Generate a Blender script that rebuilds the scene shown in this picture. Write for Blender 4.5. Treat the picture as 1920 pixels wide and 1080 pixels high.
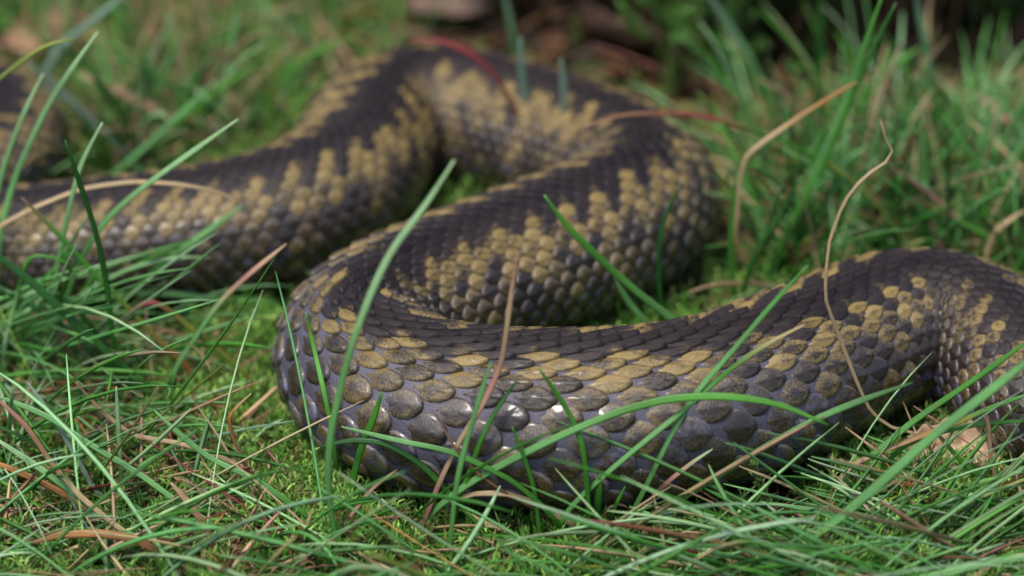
import bpy, math, random
import numpy as np
from mathutils import Vector, Matrix

for o in list(bpy.data.objects):
    bpy.data.objects.remove(o)
rng = np.random.default_rng(11)
random.seed(5)
C = bpy.context.scene.collection
S = bpy.context.scene

# ------------------------------------------------------------------ camera
ELEV = math.radians(30.0)      # camera looks down by this angle
DIST = 0.56                    # metres to the middle of the picture
WIDE = 0.192                   # metres across the picture at that distance
cam_pos = np.array([0.0, -DIST * math.cos(ELEV), DIST * math.sin(ELEV)])
cd = bpy.data.cameras.new('camera')
cam = bpy.data.objects.new('camera', cd)
C.objects.link(cam)
cam.location = cam_pos
cam.rotation_euler = (math.pi / 2 - ELEV, 0, 0)
cd.sensor_width = 36
cd.lens = 36 * DIST / WIDE
cd.clip_start = 0.01
cd.clip_end = 200
cd.dof.use_dof = True
cd.dof.focus_distance = 0.489
cd.dof.aperture_fstop = 9.5
cd.dof.aperture_blades = 0
S.camera = cam
F_ = np.array([0, math.cos(ELEV), -math.sin(ELEV)])
R_ = np.array([1.0, 0, 0])
U_ = np.array([0, math.sin(ELEV), math.cos(ELEV)])

def ray(px, py):
    return F_ + R_ * ((px - 960) / 1920 * WIDE / DIST) + U_ * ((540 - py) / 1920 * WIDE / DIST)

def on_z(px, py, z=0.0):
    d = ray(px, py)
    return cam_pos + d * ((z - cam_pos[2]) / d[2])

def on_y(px, py, Y):
    d = ray(px, py)
    return cam_pos + d * ((Y - cam_pos[1]) / d[1])

def mm_per_px(p):              # metres per photo pixel at the depth of p
    return float(np.dot(p - cam_pos, F_)) * WIDE / DIST / 1920

def project(P):
    v = P - cam_pos
    d = v @ F_
    k = 1920 * DIST / WIDE
    return 960 + (v @ R_) / d * k, 540 - (v @ U_) / d * k, d

# ------------------------------------------------------------------ world, sun, exposure
SUN_EL, SUN_AZ = math.radians(70), math.radians(-125)     # azimuth from +y (behind), negative = left
w = bpy.data.worlds.new('World')
S.world = w
w.use_nodes = True
nt = w.node_tree
nt.nodes.clear()
wo = nt.nodes.new('ShaderNodeOutputWorld')
bg = nt.nodes.new('ShaderNodeBackground')
sk = nt.nodes.new('ShaderNodeTexSky')
sk.sky_type = 'NISHITA'
sk.sun_disc = False
sk.sun_elevation = SUN_EL
sk.sun_rotation = SUN_AZ
sk.air_density = 1.0
sk.dust_density = 3.0
sk.ozone_density = 1.0
bg.inputs['Strength'].default_value = 0.11
nt.links.new(sk.outputs[0], bg.inputs[0])
nt.links.new(bg.outputs[0], wo.inputs[0])
sd = bpy.data.lights.new('sun', 'SUN')
sd.energy = 1.5
sd.angle = math.radians(12)
sd.color = (1.0, 0.96, 0.9)
sun = bpy.data.objects.new('sun', sd)
C.objects.link(sun)
sdir = Vector((math.sin(SUN_AZ) * math.cos(SUN_EL), math.cos(SUN_AZ) * math.cos(SUN_EL), math.sin(SUN_EL)))
sun.rotation_euler = (-sdir).to_track_quat('-Z', 'Y').to_euler()
sun.location = sdir * 3
S.view_settings.view_transform = 'Standard'
S.view_settings.look = 'None'
S.view_settings.exposure = 1.4
S.view_settings.gamma = 1.0
S.view_settings.use_curve_mapping = False

# ------------------------------------------------------------------ helpers
def mesh_from(name, verts, faces, mat, col=None, smooth=True):
    """verts (N,3); faces: list of int arrays (M,k); col (N,4) point colours"""
    verts = np.asarray(verts, dtype=np.float32)
    me = bpy.data.meshes.new(name)
    me.vertices.add(len(verts))
    me.vertices.foreach_set('co', verts.ravel())
    faces = [np.asarray(f, dtype=np.int32) for f in faces if len(f)]
    loops = np.concatenate([f.ravel() for f in faces])
    tot = np.concatenate([np.full(len(f), f.shape[1], dtype=np.int32) for f in faces])
    start = np.concatenate([[0], np.cumsum(tot)[:-1]]).astype(np.int32)
    me.loops.add(len(loops))
    me.loops.foreach_set('vertex_index', loops)
    me.polygons.add(len(tot))
    me.polygons.foreach_set('loop_start', start)
    me.polygons.foreach_set('loop_total', tot)
    me.polygons.foreach_set('use_smooth', np.full(len(tot), smooth, dtype=bool))
    if col is not None:
        a = me.attributes.new('col', 'FLOAT_COLOR', 'POINT')
        a.data.foreach_set('color', np.asarray(col, dtype=np.float32).ravel())
    me.update(calc_edges=True)
    if mat:
        me.materials.append(mat)
    return me

def put(name, me, parent=None, loc=None):
    o = bpy.data.objects.new(name, me)
    C.objects.link(o)
    if loc is not None:
        o.location = loc
    if parent is not None:
        o.parent = parent
    return o

def tag(o, label=None, cat=None, group=None, kind=None):
    if label: o['label'] = label
    if cat: o['category'] = cat
    if group: o['group'] = group
    if kind: o['kind'] = kind
    return o

def material(name, build):
    m = bpy.data.materials.new(name)
    m.use_nodes = True
    n = m.node_tree
    n.nodes.clear()
    out = n.nodes.new('ShaderNodeOutputMaterial')
    build(n, out)
    return m

class NB:
    """tiny node builder"""
    def __init__(s, n): s.n = n
    def node(s, t, **kw):
        x = s.n.nodes.new(t)
        for k, v in kw.items(): setattr(x, k, v)
        return x
    def link(s, a, b): s.n.links.new(a, b)
    def setv(s, sock, v):
        if isinstance(v, bpy.types.NodeSocket): s.link(v, sock)
        else: sock.default_value = v
    def math(s, op, a, b=0.0, clamp=False):
        x = s.node('ShaderNodeMath', operation=op); x.use_clamp = clamp
        s.setv(x.inputs[0], a); s.setv(x.inputs[1], b)
        return x.outputs[0]
    def mix(s, f, a, b, mode='MIX'):
        x = s.node('ShaderNodeMix', data_type='RGBA', blend_type=mode)
        s.setv(x.inputs[0], f)
        for i, v in ((6, a), (7, b)):
            if isinstance(v, tuple): v = (v[0], v[1], v[2], 1.0)
            s.setv(x.inputs[i], v)
        return x.outputs[2]
    def smooth(s, v, lo, hi):
        x = s.node('ShaderNodeMapRange', interpolation_type='SMOOTHSTEP')
        s.setv(x.inputs[0], v); s.setv(x.inputs[1], lo); s.setv(x.inputs[2], hi)
        return x.outputs[0]
    def noise(s, vec, scale, detail=3.0, rough=0.55):
        x = s.node('ShaderNodeTexNoise')
        s.link(vec, x.inputs['Vector'])
        x.inputs['Scale'].default_value = scale
        x.inputs['Detail'].default_value = detail
        x.inputs['Roughness'].default_value = rough
        return x.outputs['Fac']
    def pos(s): return s.node('ShaderNodeNewGeometry').outputs['Position']
    def attr(s, name='col'):
        a = s.node('ShaderNodeAttribute'); a.attribute_name = name
        sp = s.node('ShaderNodeSeparateColor'); s.link(a.outputs['Color'], sp.inputs[0])
        return a.outputs['Color'], sp.outputs[0], sp.outputs[1], sp.outputs[2], a.outputs['Alpha']
    def bsdf(s, color, rough=0.5, spec=0.5, normal=None, sss=0.0, coat=0.0):
        p = s.node('ShaderNodeBsdfPrincipled')
        if isinstance(color, tuple): color = (*color, 1.0)
        s.setv(p.inputs['Base Color'], color)
        s.setv(p.inputs['Roughness'], rough)
        s.setv(p.inputs['Specular IOR Level'], spec)
        if sss:
            p.inputs['Subsurface Weight'].default_value = sss
            p.inputs['Subsurface Radius'].default_value = (0.0004, 0.0004, 0.0002)
        if coat:
            s.setv(p.inputs['Coat Weight'], coat)
            p.inputs['Coat Roughness'].default_value = 0.13
        if normal is not None: s.link(normal, p.inputs['Normal'])
        return p.outputs[0]
    def bump(s, h, strength=0.3, dist=0.0003):
        b = s.node('ShaderNodeBump')
        b.inputs['Strength'].default_value = strength
        b.inputs['Distance'].default_value = dist
        s.link(h, b.inputs['Height'])
        return b.outputs[0]

# ---- materials
def m_scale(n, out):
    b = NB(n)
    p = b.pos()
    _, tan, rnd, rho, row = b.attr()
    sp = b.noise(p, 2600.0, 4.0, 0.7)
    big = b.noise(p, 260.0, 2.0)
    fine = b.noise(p, 5200.0, 2.0)
    # amount of ochre: per-scale value, speckled; keel line and rear edge stay darker
    amt = b.math('ADD', tan, b.math('MULTIPLY', b.math('SUBTRACT', sp, 0.5), 1.7))
    amt = b.math('ADD', amt, b.math('MULTIPLY', b.math('SUBTRACT', big, 0.5), 0.5))
    core = b.smooth(rho, 0.0, 0.6)
    amt = b.math('ADD', amt, b.math('MULTIPLY', b.math('SUBTRACT', core, 0.72), 0.26))
    amt = b.smooth(amt, 0.22, 0.92)
    dark = b.mix(rnd, (0.0075, 0.0046, 0.0050), (0.014, 0.0090, 0.0085))
    dark = b.mix(b.math('MULTIPLY', row, 0.55), dark, (0.036, 0.021, 0.011))
    ochre = b.mix(rnd, (0.195, 0.138, 0.040), (0.280, 0.200, 0.066))
    ochre = b.mix(b.smooth(row, 0.72, 1.0), ochre, (0.24, 0.18, 0.085))
    ochre = b.mix(fine, ochre, (0.11, 0.07, 0.02))
    c = b.mix(amt, dark, ochre)
    rim = b.smooth(rho, 0.90, 0.98)
    c = b.mix(b.math('MULTIPLY', rim, 0.55), c, (0.022, 0.019, 0.023))
    pale = b.math('MULTIPLY', b.math('MULTIPLY', b.smooth(rho, 0.80, 0.92), b.math('SUBTRACT', 1.0, rim)), b.smooth(big, 0.42, 0.6))
    c = b.mix(b.math('MULTIPLY', pale, b.math('MULTIPLY', row, 0.55)), c, (0.17, 0.15, 0.14))
    sheen_wash = b.math('MULTIPLY', b.smooth(row, 0.62, 0.85), b.math('MULTIPLY', b.smooth(rnd, 0.35, 0.8), b.smooth(b.noise(p, 420.0, 2.0), 0.46, 0.62)))
    c = b.mix(b.math('MULTIPLY', sheen_wash, 0.55), c, (0.080, 0.080, 0.160))  # blue-grey tint on the lower rows: their bluish sheen painted into the colour
    bn = b.bump(b.math('ADD', sp, b.math('MULTIPLY', fine, 0.5)), 0.42, 0.0003)
    ro = b.math('ADD', b.math('SUBTRACT', 0.38, b.math('MULTIPLY', row, 0.24)), b.math('MULTIPLY', sp, 0.18))
    b.link(b.bsdf(c, ro, b.math('ADD', 0.13, b.math('MULTIPLY', row, 0.55)), bn, coat=b.math('MULTIPLY', b.smooth(row, 0.2, 0.9), 0.38)), out.inputs[0])

def m_skin(n, out):
    b = NB(n)
    p = b.pos()
    _, a_, bb, frn, _ = b.attr()
    n1 = b.noise(p, 900.0, 4.0)
    c = b.mix(n1, (0.040, 0.036, 0.050), (0.080, 0.073, 0.098))
    c = b.mix(b.math('SUBTRACT', 0.75, b.math('MULTIPLY', frn, 0.75)), c, (0.016, 0.011, 0.010))
    c = b.mix(a_, c, (0.009, 0.007, 0.009))
    n2 = b.noise(p, 3500.0, 3.0)
    b.link(b.bsdf(c, 0.45, 0.4, b.bump(n2, 0.6, 0.0003)), out.inputs[0])

def m_blade(n, out):
    b = NB(n)
    col, _, _, _, al = b.attr()
    p = b.pos()
    n1 = b.noise(p, 900.0, 3.0)
    n2 = b.noise(p, 160.0, 2.0)
    c = b.mix(b.math('MULTIPLY', n1, 0.55), col, b.mix(1.0, col, (0.5, 0.55, 0.45), 'MULTIPLY'))
    spot = b.smooth(b.noise(p, 420.0, 4.0, 0.7), 0.62, 0.72)
    c = b.mix(b.math('MULTIPLY', spot, 0.55), c, (0.16, 0.10, 0.04))
    c = b.mix(b.math('MULTIPLY', b.smooth(n2, 0.55, 0.75), 0.35), c, b.mix(1.0, c, (1.35, 1.15, 0.8), 'MULTIPLY'))
    pr = b.bsdf(c, 0.45, 0.34, b.bump(n1, 0.25, 0.0002))
    tr = b.node('ShaderNodeBsdfTranslucent')
    b.link(c, tr.inputs[0])
    mx = b.node('ShaderNodeMixShader')
    mx.inputs[0].default_value = 0.28
    b.link(pr, mx.inputs[1]); b.link(tr.outputs[0], mx.inputs[2])
    b.link(mx.outputs[0], out.inputs[0])

def m_moss(n, out):
    b = NB(n)
    col, _, _, _, _ = b.attr()
    pr = b.bsdf(col, 0.5, 0.35)
    tr = b.node('ShaderNodeBsdfTranslucent')
    b.link(col, tr.inputs[0])
    mx = b.node('ShaderNodeMixShader')
    mx.inputs[0].default_value = 0.4
    b.link(pr, mx.inputs[1]); b.link(tr.outputs[0], mx.inputs[2])
    b.link(mx.outputs[0], out.inputs[0])

def m_soil(n, out):
    b = NB(n)
    p = b.pos()
    n1 = b.noise(p, 60.0, 5.0)
    n2 = b.noise(p, 500.0, 4.0)
    c = b.mix(n2, (0.016, 0.010, 0.007), (0.060, 0.038, 0.025))
    c = b.mix(b.smooth(n1, 0.5, 0.7), c, (0.025, 0.040, 0.012))
    b.link(b.bsdf(c, 0.85, 0.2, b.bump(n2, 0.8, 0.002)), out.inputs[0])

def m_leaf(n, out):
    b = NB(n)
    col, _, _, _, _ = b.attr()
    p = b.pos()
    n1 = b.noise(p, 350.0, 5.0)
    c = b.mix(b.smooth(n1, 0.35, 0.7), col, b.mix(1.0, col, (0.45, 0.38, 0.32), 'MULTIPLY'))
    b.link(b.bsdf(c, 0.6, 0.35, b.bump(n1, 0.6, 0.0008)), out.inputs[0])

M = {k: material(k, f) for k, f in (('snake_scale', m_scale), ('snake_skin', m_skin), ('grass', m_blade),
                                    ('moss', m_moss), ('soil', m_soil), ('leaf', m_leaf))}
M['eye'] = material('snake_eye', lambda n, out: n.links.new(NB(n).bsdf((0.16, 0.035, 0.01), 0.12, 0.6), out.inputs[0]))

# ------------------------------------------------------------------ ground
def gz(x, y):
    x = np.asarray(x, float); y = np.asarray(y, float)
    z = 0.0016 * np.sin(61 * x + 0.7) * np.cos(47 * y + 1.1) + 0.0011 * np.sin(133 * x - 71 * y) \
        + 0.0008 * np.cos(210 * y + 95 * x + 2.0)
    far = np.clip((y - 0.17) / 0.5, 0, 1)
    return z - 0.001 + 0.05 * far * far * (3 - 2 * far)

g = np.linspace(-0.34, 0.34, 171)
ext = 0.34 * np.power(1.25, np.arange(1, 25))
gx = np.concatenate([-ext[::-1], g, ext])
X, Y = np.meshgrid(gx, gx, indexing='ij')
n_ = len(gx)
V = np.stack([X, Y, gz(X, Y)], -1).reshape(-1, 3)
I = np.arange(n_ * n_).reshape(n_, n_)
Fq = np.stack([I[:-1, :-1], I[1:, :-1], I[1:, 1:], I[:-1, 1:]], -1).reshape(-1, 4)
tag(put('ground', mesh_from('ground', V, [Fq], M['soil'])), kind='structure')

# ------------------------------------------------------------------ the snake: centre line
# photo x, photo y of the body's axis, half width in photo pixels, roll in degrees; head end first
PATH = [(-560, 330, 46, 0), (-480, 262, 46, 0), (-380, 205, 54, 0), (-250, 178, 76, 0), (-120, 180, 92, 0), (-30, 204, 98, 0),
        (22, 252, 100, 0), (-20, 305, 100, 0), (-120, 330, 101, 0), (-260, 345, 101, 0), (-380, 385, 102, 0), (-400, 440, 103, 0), (-320, 480, 104, 0),
        (-180, 485, 106, 0), (-20, 470, 116, 0), (130, 460, 122, 0), (300, 446, 127, 0), (430, 428, 130, 0), (560, 391, 131, 4),
        (650, 335, 130, 10), (690, 270, 130, 14), (735, 222, 128, 10), (820, 208, 127, 0), (920, 226, 128, 0), (1030, 258, 130, 0),
        (1140, 300, 134, 0), (1198, 345, 138, -4), (1190, 395, 143, -4), (1120, 438, 147, -3), (1010, 482, 149, -3), (890, 527, 149, -4),
        (780, 570, 150, -6), (700, 615, 152, -8), (672, 668, 154, 0), (714, 724, 160, -3), (810, 768, 165, -6), (930, 787, 169, -7),
        (1060, 792, 171, -7), (1200, 784, 169, -6), (1340, 757, 165, -3), (1470, 707, 160, 2), (1580, 655, 152, 4), (1680, 615, 148, 0),
        (1780, 612, 144, 0), (1870, 660, 140, 0), (1950, 740, 136, 0), (2060, 800, 128, 0), (2200, 800, 112, 0), (2340, 750, 92, 0),
        (2480, 715, 68, 0), (2620, 730, 42, 0), (2740, 770, 20, 0), (2820, 790, 6, 0)]
ctl = []
for (px, py, rp, ro) in PATH:
    z = 0.013
    for _ in range(6):
        p = on_z(px, py, z)
        r = rp * mm_per_px(p)
        z = r * 0.95
    ctl.append([p[0], p[1], float(z), r, math.radians(ro)])
ctl = np.array(ctl)
ch = np.concatenate([[0], np.cumsum(np.linalg.norm(np.diff(ctl[:, :2], axis=0), axis=1))])

def cubic(t, y, ti):
    """natural cubic spline through (t, y), y (n,k)"""
    n = len(t); h = np.diff(t)
    A = np.zeros((n, n)); B = np.zeros((n, y.shape[1]))
    A[0, 0] = A[-1, -1] = 1
    for i in range(1, n - 1):
        A[i, i - 1], A[i, i], A[i, i + 1] = h[i - 1], 2 * (h[i - 1] + h[i]), h[i]
        B[i] = 6 * ((y[i + 1] - y[i]) / h[i] - (y[i] - y[i - 1]) / h[i - 1])
    Mv = np.linalg.solve(A, B)
    k = np.clip(np.searchsorted(t, ti) - 1, 0, n - 2)
    a = (t[k + 1] - ti)[:, None]; b_ = (ti - t[k])[:, None]; hk = h[k][:, None]
    return (Mv[k] * a ** 3 + Mv[k + 1] * b_ ** 3) / (6 * hk) + (y[k] / hk - Mv[k] * hk / 6) * a + (y[k + 1] / hk - Mv[k + 1] * hk / 6) * b_

NS = 2200
ti = np.linspace(0, ch[-1], NS)
cl = cubic(ch, ctl, ti)
ker = np.hanning(61); ker /= ker.sum()
for c_ in range(5):                                   # soften kinks of the traced line
    pad = np.concatenate([2 * cl[0, c_] - cl[30:0:-1, c_], cl[:, c_], 2 * cl[-1, c_] - cl[-2:-32:-1, c_]])
    cl[:, c_] = np.convolve(pad, ker, 'valid')
CP = cl[:, :3]; RAD = np.maximum(cl[:, 3], 0.0004); ROLL = cl[:, 4]
sl = np.concatenate([[0], np.cumsum(np.linalg.norm(np.diff(CP, axis=0), axis=1))])
TAN = np.gradient(CP, sl, axis=0)
TAN[:, 2] *= 0.5
TAN /= np.linalg.norm(TAN, axis=1)[:, None]
NRM = np.cross(TAN, [0, 0, 1.0]); NRM /= np.linalg.norm(NRM, axis=1)[:, None]
UPV = np.cross(NRM, TAN)
DT = np.gradient(TAN, sl, axis=0)
LEN_K = {29: .24, 30: .26, 31: .30, 32: .36, 33: .41, 34: .45, 35: .46, 36: .46, 37: .46, 38: .45, 39: .42, 40: .40, 41: .32, 42: .26}
lk = np.array([LEN_K.get(i, .23) for i in range(len(PATH))])
LS = np.interp(ti, ch, lk) * RAD                      # length of one scale along the body
FRONT = np.interp(ti, ch, np.array([{30: .15, 31: .4, 32: .7, 40: .75, 41: .5, 42: .2}.get(i, 1.0 if 33 <= i <= 39 else 0.0) for i in range(len(PATH))]))
TAU = np.concatenate([[0], np.cumsum(np.diff(sl) / (0.5 * (LS[1:] + LS[:-1])))])
tot_tau = TAU[-1]
# head shape: flattened and broad over the first stretch
HEAD_A = 1.04 + 0.0 * sl; HEAD_B = 0.965 + 0.0 * sl
hs = sl / 0.030
hm = np.clip(1 - hs, 0, 1)
headw = np.exp(-((hs - 0.55) / 0.28) ** 2)
HEAD_A = HEAD_A + 0.55 * headw
HEAD_B = HEAD_B - 0.1 * headw
nose = np.clip(sl / 0.006, 0.02, 1) ** 0.5
HEAD_A *= nose; HEAD_B *= nose

def samp(arr, s):
    if arr.ndim == 1: return np.interp(s, sl, arr)
    return np.stack([np.interp(s, sl, arr[:, i]) for i in range(arr.shape[1])], -1)

def surf(s, phi, off=0.0):
    """point on the body at arc length s, angle phi from the ridge of the back, raised by off"""
    s = np.asarray(s, float); phi = np.asarray(phi, float)
    c = samp(CP, s); r = samp(RAD, s); ro = samp(ROLL, s)
    nn = samp(NRM, s); uu = samp(UPV, s)
    ang = phi + ro
    a = r * samp(HEAD_A, s) + off; bq = r * samp(HEAD_B, s) + off
    lo = np.cos(ang)
    bq = np.where(lo < 0, bq * 0.97, bq)
    return c + (a * np.sin(ang))[..., None] * nn + (bq * lo)[..., None] * uu

def stretch(s, phi):
    r = samp(RAD, s); ro = samp(ROLL, s); dt = samp(DT, s); nn = samp(NRM, s)
    return 1 - r * np.sin(phi + ro) * np.sum(dt * nn, -1)

snake = bpy.data.objects.new('snake', None)
C.objects.link(snake)
mid = samp(CP, sl[-1] * 0.62)
snake.location = (float(mid[0]), float(mid[1]), 0.0)
snake.empty_display_size = 0.01
tag(snake, 'thick bodied snake with dark zigzag stripe along its back, coiled loosely through the grass', 'snake')
SL = np.array(snake.location)

# row angles of the scales on one side
NR = 12
wr_a = np.radians(7.4 + 0.40 * np.arange(0, NR + 2))
wr_b = np.radians(np.array([6.5, 6.5, 6.5, 7, 7.5, 8, 9.5, 12, 15, 18, 19, 18, 15, 14.0]))
th_a = np.concatenate([[0], np.cumsum(0.5 * (wr_a[:-1] + wr_a[1:]))])
th_b = np.concatenate([[0], np.cumsum(0.5 * (wr_b[:-1] + wr_b[1:]))])
wr_a *= math.radians(120) / th_a[NR]; th_a *= math.radians(120) / th_a[NR]
wr_b *= math.radians(122) / th_b[NR]; th_b *= math.radians(122) / th_b[NR]
th, wrow = th_a, wr_a
PER = (0.51 + 0.26 * FRONT) * RAD                     # length of one tooth of the zigzag
PHS = np.concatenate([[0], np.cumsum(np.diff(sl) / (0.5 * (PER[1:] + PER[:-1])))])

def sstep(lo, hi, x):
    t = np.clip((x - lo) / (hi - lo), 0, 1)
    return t * t * (3 - 2 * t)

def ochre_amount(s, phi, fr, skew, flank, wob):
    """how much ochre the pattern puts at a point: dark zigzag back, ochre margin, mottled flank"""
    deg = np.degrees(np.abs(phi))
    side = np.where(phi < 0, 0.0, 0.5)
    ph = (np.interp(s, sl, PHS) - skew * deg / 10 + side + wob) % 1.0
    tri = np.abs(2 * ph - 1)
    ed = 9 - 1 * fr + (31 - 6 * fr) * tri
    band = 24 - 11 * fr
    inn = sstep(ed - 1.2, ed + 1.2, deg)
    out = sstep(ed + band - 6, ed + band + 8, deg)
    return inn * ((1 - out) * 0.84 + out * flank)

# skin
ns, nph = 1100, 56
ss = np.linspace(0, sl[-1], ns)
pp = np.linspace(-math.pi, math.pi, nph, endpoint=False)
SS, PP = np.meshgrid(ss, pp, indexing='ij')
VS = surf(SS.ravel(), PP.ravel())
I = np.arange(ns * nph).reshape(ns, nph)
J = np.roll(I, -1, axis=1)
Fq = np.stack([I[:-1], I[1:], J[1:], J[:-1]], -1).reshape(-1, 4)
caps = [I[0][None, :], I[-1][::-1][None, :]]
row_here = np.interp(np.abs(PP.ravel()), th[:NR + 1], np.arange(NR + 1)) * 10 / NR
darkk = np.clip((3.2 - row_here) / 1.2, 0, 1)
colS = np.stack([darkk, row_here / 10, np.interp(SS.ravel(), sl, FRONT), darkk * 0 + 1], -1)
body = put('body', mesh_from('body', VS - SL, [Fq] + caps, M['snake_skin'], colS), snake)

# scales
SEG = 16
rho_r = np.array([0.0, 0.38, 0.72, 0.93, 1.0])
al = np.arange(SEG) * 2 * math.pi / SEG
pu, pv, pr = [0.0], [0.0], [0.0]
for r_ in rho_r[1:]:
    for a_ in al:
        ca, sa = math.cos(a_), math.sin(a_)
        # rounded at the head end, narrowing to a blunt point at the tail end
        e = 2.35
        q = (abs(ca) ** e + abs(sa) ** e) ** (-1 / e)
        u = q * ca
        v = q * sa * (1 - 0.34 * max(0, ca) ** 1.5) 
        pu.append(r_ * u); pv.append(r_ * v); pr.append(r_)
pu, pv, pr = map(np.array, (pu, pv, pr))
sf_t = np.array([[0, 1 + i, 1 + (i + 1) % SEG] for i in range(SEG)])
sf_q = np.array([[1 + k * SEG + i, 1 + (k + 1) * SEG + i, 1 + (k + 1) * SEG + (i + 1) % SEG, 1 + k * SEG + (i + 1) % SEG]
                 for k in range(3) for i in range(SEG)])
NV = len(pu)
keel = ((np.abs(pv) < 0.02) & (pr < 0.95)).astype(float)

def h01(*k):
    return (math.sin(sum(a * b for a, b in zip(k, (12.9898, 78.233, 37.719)))) * 43758.5453) % 1.0

s_fold = float(np.interp(ch[42], ti, sl))
s_neck = float(np.interp(ch[9], ti, sl))
s_apex = float(np.interp(ch[21], ti, sl))
cols = []
for k in range(-NR, NR + 1):
    for j in range(3, int(tot_tau) - 1):
        cols.append((k, j + (0.5 if k % 2 else 0.0)))
SC_V, SC_C, SC_ctr = [], [], []
for (k, tau) in cols:
    s0 = float(np.interp(tau, TAU, sl))
    L = float(np.interp(s0, sl, LS)); R0 = float(np.interp(s0, sl, RAD))
    ak = abs(k); sg = 1 if k >= 0 else -1
    fr = float(np.interp(s0, sl, FRONT))
    phi0 = sg * ((1 - fr) * th_a[ak] + fr * th_b[ak])
    rw = (1 - fr) * wr_a[ak] + fr * wr_b[ak]
    st = float(stretch(s0, phi0))
    stc = min(max(st, 0.55), 1.6)
    jit = h01(k, tau, 1.0); jit2 = h01(k, tau, 2.0); jit3 = h01(tau, k, 5.0)
    hl = (0.53 - 0.05 * fr) * L * (1 + 0.06 * (jit - 0.5)) * (min(st, 1.5) ** 0.45 if st > 1 else max(st, 0.62) ** 0.55) * (1.04 if ak < NR - 1 else 1.0)
    hw = (0.70 + 0.09 * fr) * rw * (1 + 0.08 * (jit2 - 0.5)) * (1.08 if ak >= NR - 1 else 1.0)
    if ak < 4: hl *= 1.10; hw *= 0.94
    twist = (jit3 - 0.5) * 0.12
    du = pu * hl; dv = pv * hw
    ds = (du + twist * dv * R0) / stc
    dphi = dv - twist * du / R0 * 0.6
    off = L * (0.012 + 0.075 * pu + 0.052 * (1 - pr ** 2) + (0.055 if ak < 8 else 0.03 if ak < NR - 1 else 0.006) * keel)
    off = np.where(pr > 0.97, off - 0.075 * L, off) 
    P = surf(s0 + ds, phi0 + dphi, off)
    front = fr
    skew = float(np.interp(s0, [0.0, s_apex, s_apex + 0.03], [-0.22, -0.22, 0.20]))
    flank = 0.42 - 0.05 * fr + (0.60 - 0.34 * fr) * (jit - 0.5)
    ph = ((tau + 0.5 * ak) / 4.3) % 1.0
    if abs(ph - 0.5) < 0.23 and ak < NR - 1: flank -= 0.26 - 0.14 * fr
    if ak >= NR - 1: flank += 0.08
    if s0 < s_neck: flank += 0.34
    wob = 0.06 * (jit2 - 0.5)
    tc = ochre_amount(np.array([s0]), np.array([phi0]), fr, skew, flank, wob)[0]
    tv = ochre_amount(s0 + ds, phi0 + dphi, fr, skew, flank, wob)
    tn = 0.6 * tc + 0.4 * tv + (0.18 * (jit3 - 0.6) if tc > 0.6 else 0.0)
    if st < 0.85: tn = tn * (0.62 + 0.38 * max(0.0, (st - 0.45) / 0.4))
    if s0 > s_fold: tn = tn * 0.72
    col = np.stack([tn, np.full(NV, jit3), pr, np.full(NV, ak / NR)], -1)
    SC_V.append(P); SC_C.append(col); SC_ctr.append(P[0])
SC_ctr = np.array(SC_ctr)
# the three hundred scales that show largest become parts of their own, the others one part
areas = []
for i, P in enumerate(SC_V):
    x, y, d = project(P[-SEG:])
    nrm = np.cross(P[1 + SEG * 2] - P[0], P[1 + SEG * 2 + 4] - P[0])
    a = 0.5 * abs(np.sum(x * np.roll(y, -1) - y * np.roll(x, -1)))
    facing = np.dot(nrm, cam_pos - P[0]) * 1.0
    cx, cy, cdp = project(P[0][None])
    inside = -20 < cx[0] < 1940 and -20 < cy[0] < 1100
    areas.append(a if (facing > 0 and inside) else 0.0)
areas = np.array(areas)
# scales hidden behind a nearer loop of the body count as unseen
order = np.argsort(-areas)
big, rest = [], []
for i in order:
    if len(big) < 300 and areas[i] > 0 and SC_ctr[i][1] < 0.02: big.append(i)
    else: rest.append(i)
for i in big:
    c0 = SC_V[i][0]
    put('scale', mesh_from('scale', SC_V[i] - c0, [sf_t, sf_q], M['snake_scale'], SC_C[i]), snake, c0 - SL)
off_ = np.arange(len(rest))[:, None, None] * NV
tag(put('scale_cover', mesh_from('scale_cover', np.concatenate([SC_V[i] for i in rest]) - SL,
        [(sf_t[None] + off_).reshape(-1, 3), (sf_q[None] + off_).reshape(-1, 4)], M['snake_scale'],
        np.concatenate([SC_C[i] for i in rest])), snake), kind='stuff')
# belly plates
bv, bc = [], []
half = math.pi - th[NR] - wrow[NR] * 0.35
for j in range(4, int(tot_tau) - 1):
    s0 = float(np.interp(j + 0.25, TAU, sl)); L = float(np.interp(s0, sl, LS))
    off = L * (0.004 + 0.05 * pu + 0.03 * (1 - pr ** 2)); off = np.where(pr > 0.97, off - 0.06 * L, off)
    bv.append(surf(s0 + pu * 0.60 * L, math.pi + pv * half, off))
    jit = h01(j, 3.0)
    bc.append(np.stack([np.full(NV, 0.35 + 0.4 * jit), np.full(NV, jit), pr, np.full(NV, 1.0)], -1))
off_ = np.arange(len(bv))[:, None, None] * NV
tag(put('belly_plates', mesh_from('belly_plates', np.concatenate(bv) - SL,
        [(sf_t[None] + off_).reshape(-1, 3), (sf_q[None] + off_).reshape(-1, 4)], M['snake_scale'], np.concatenate(bc)), snake), kind='stuff')
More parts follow.
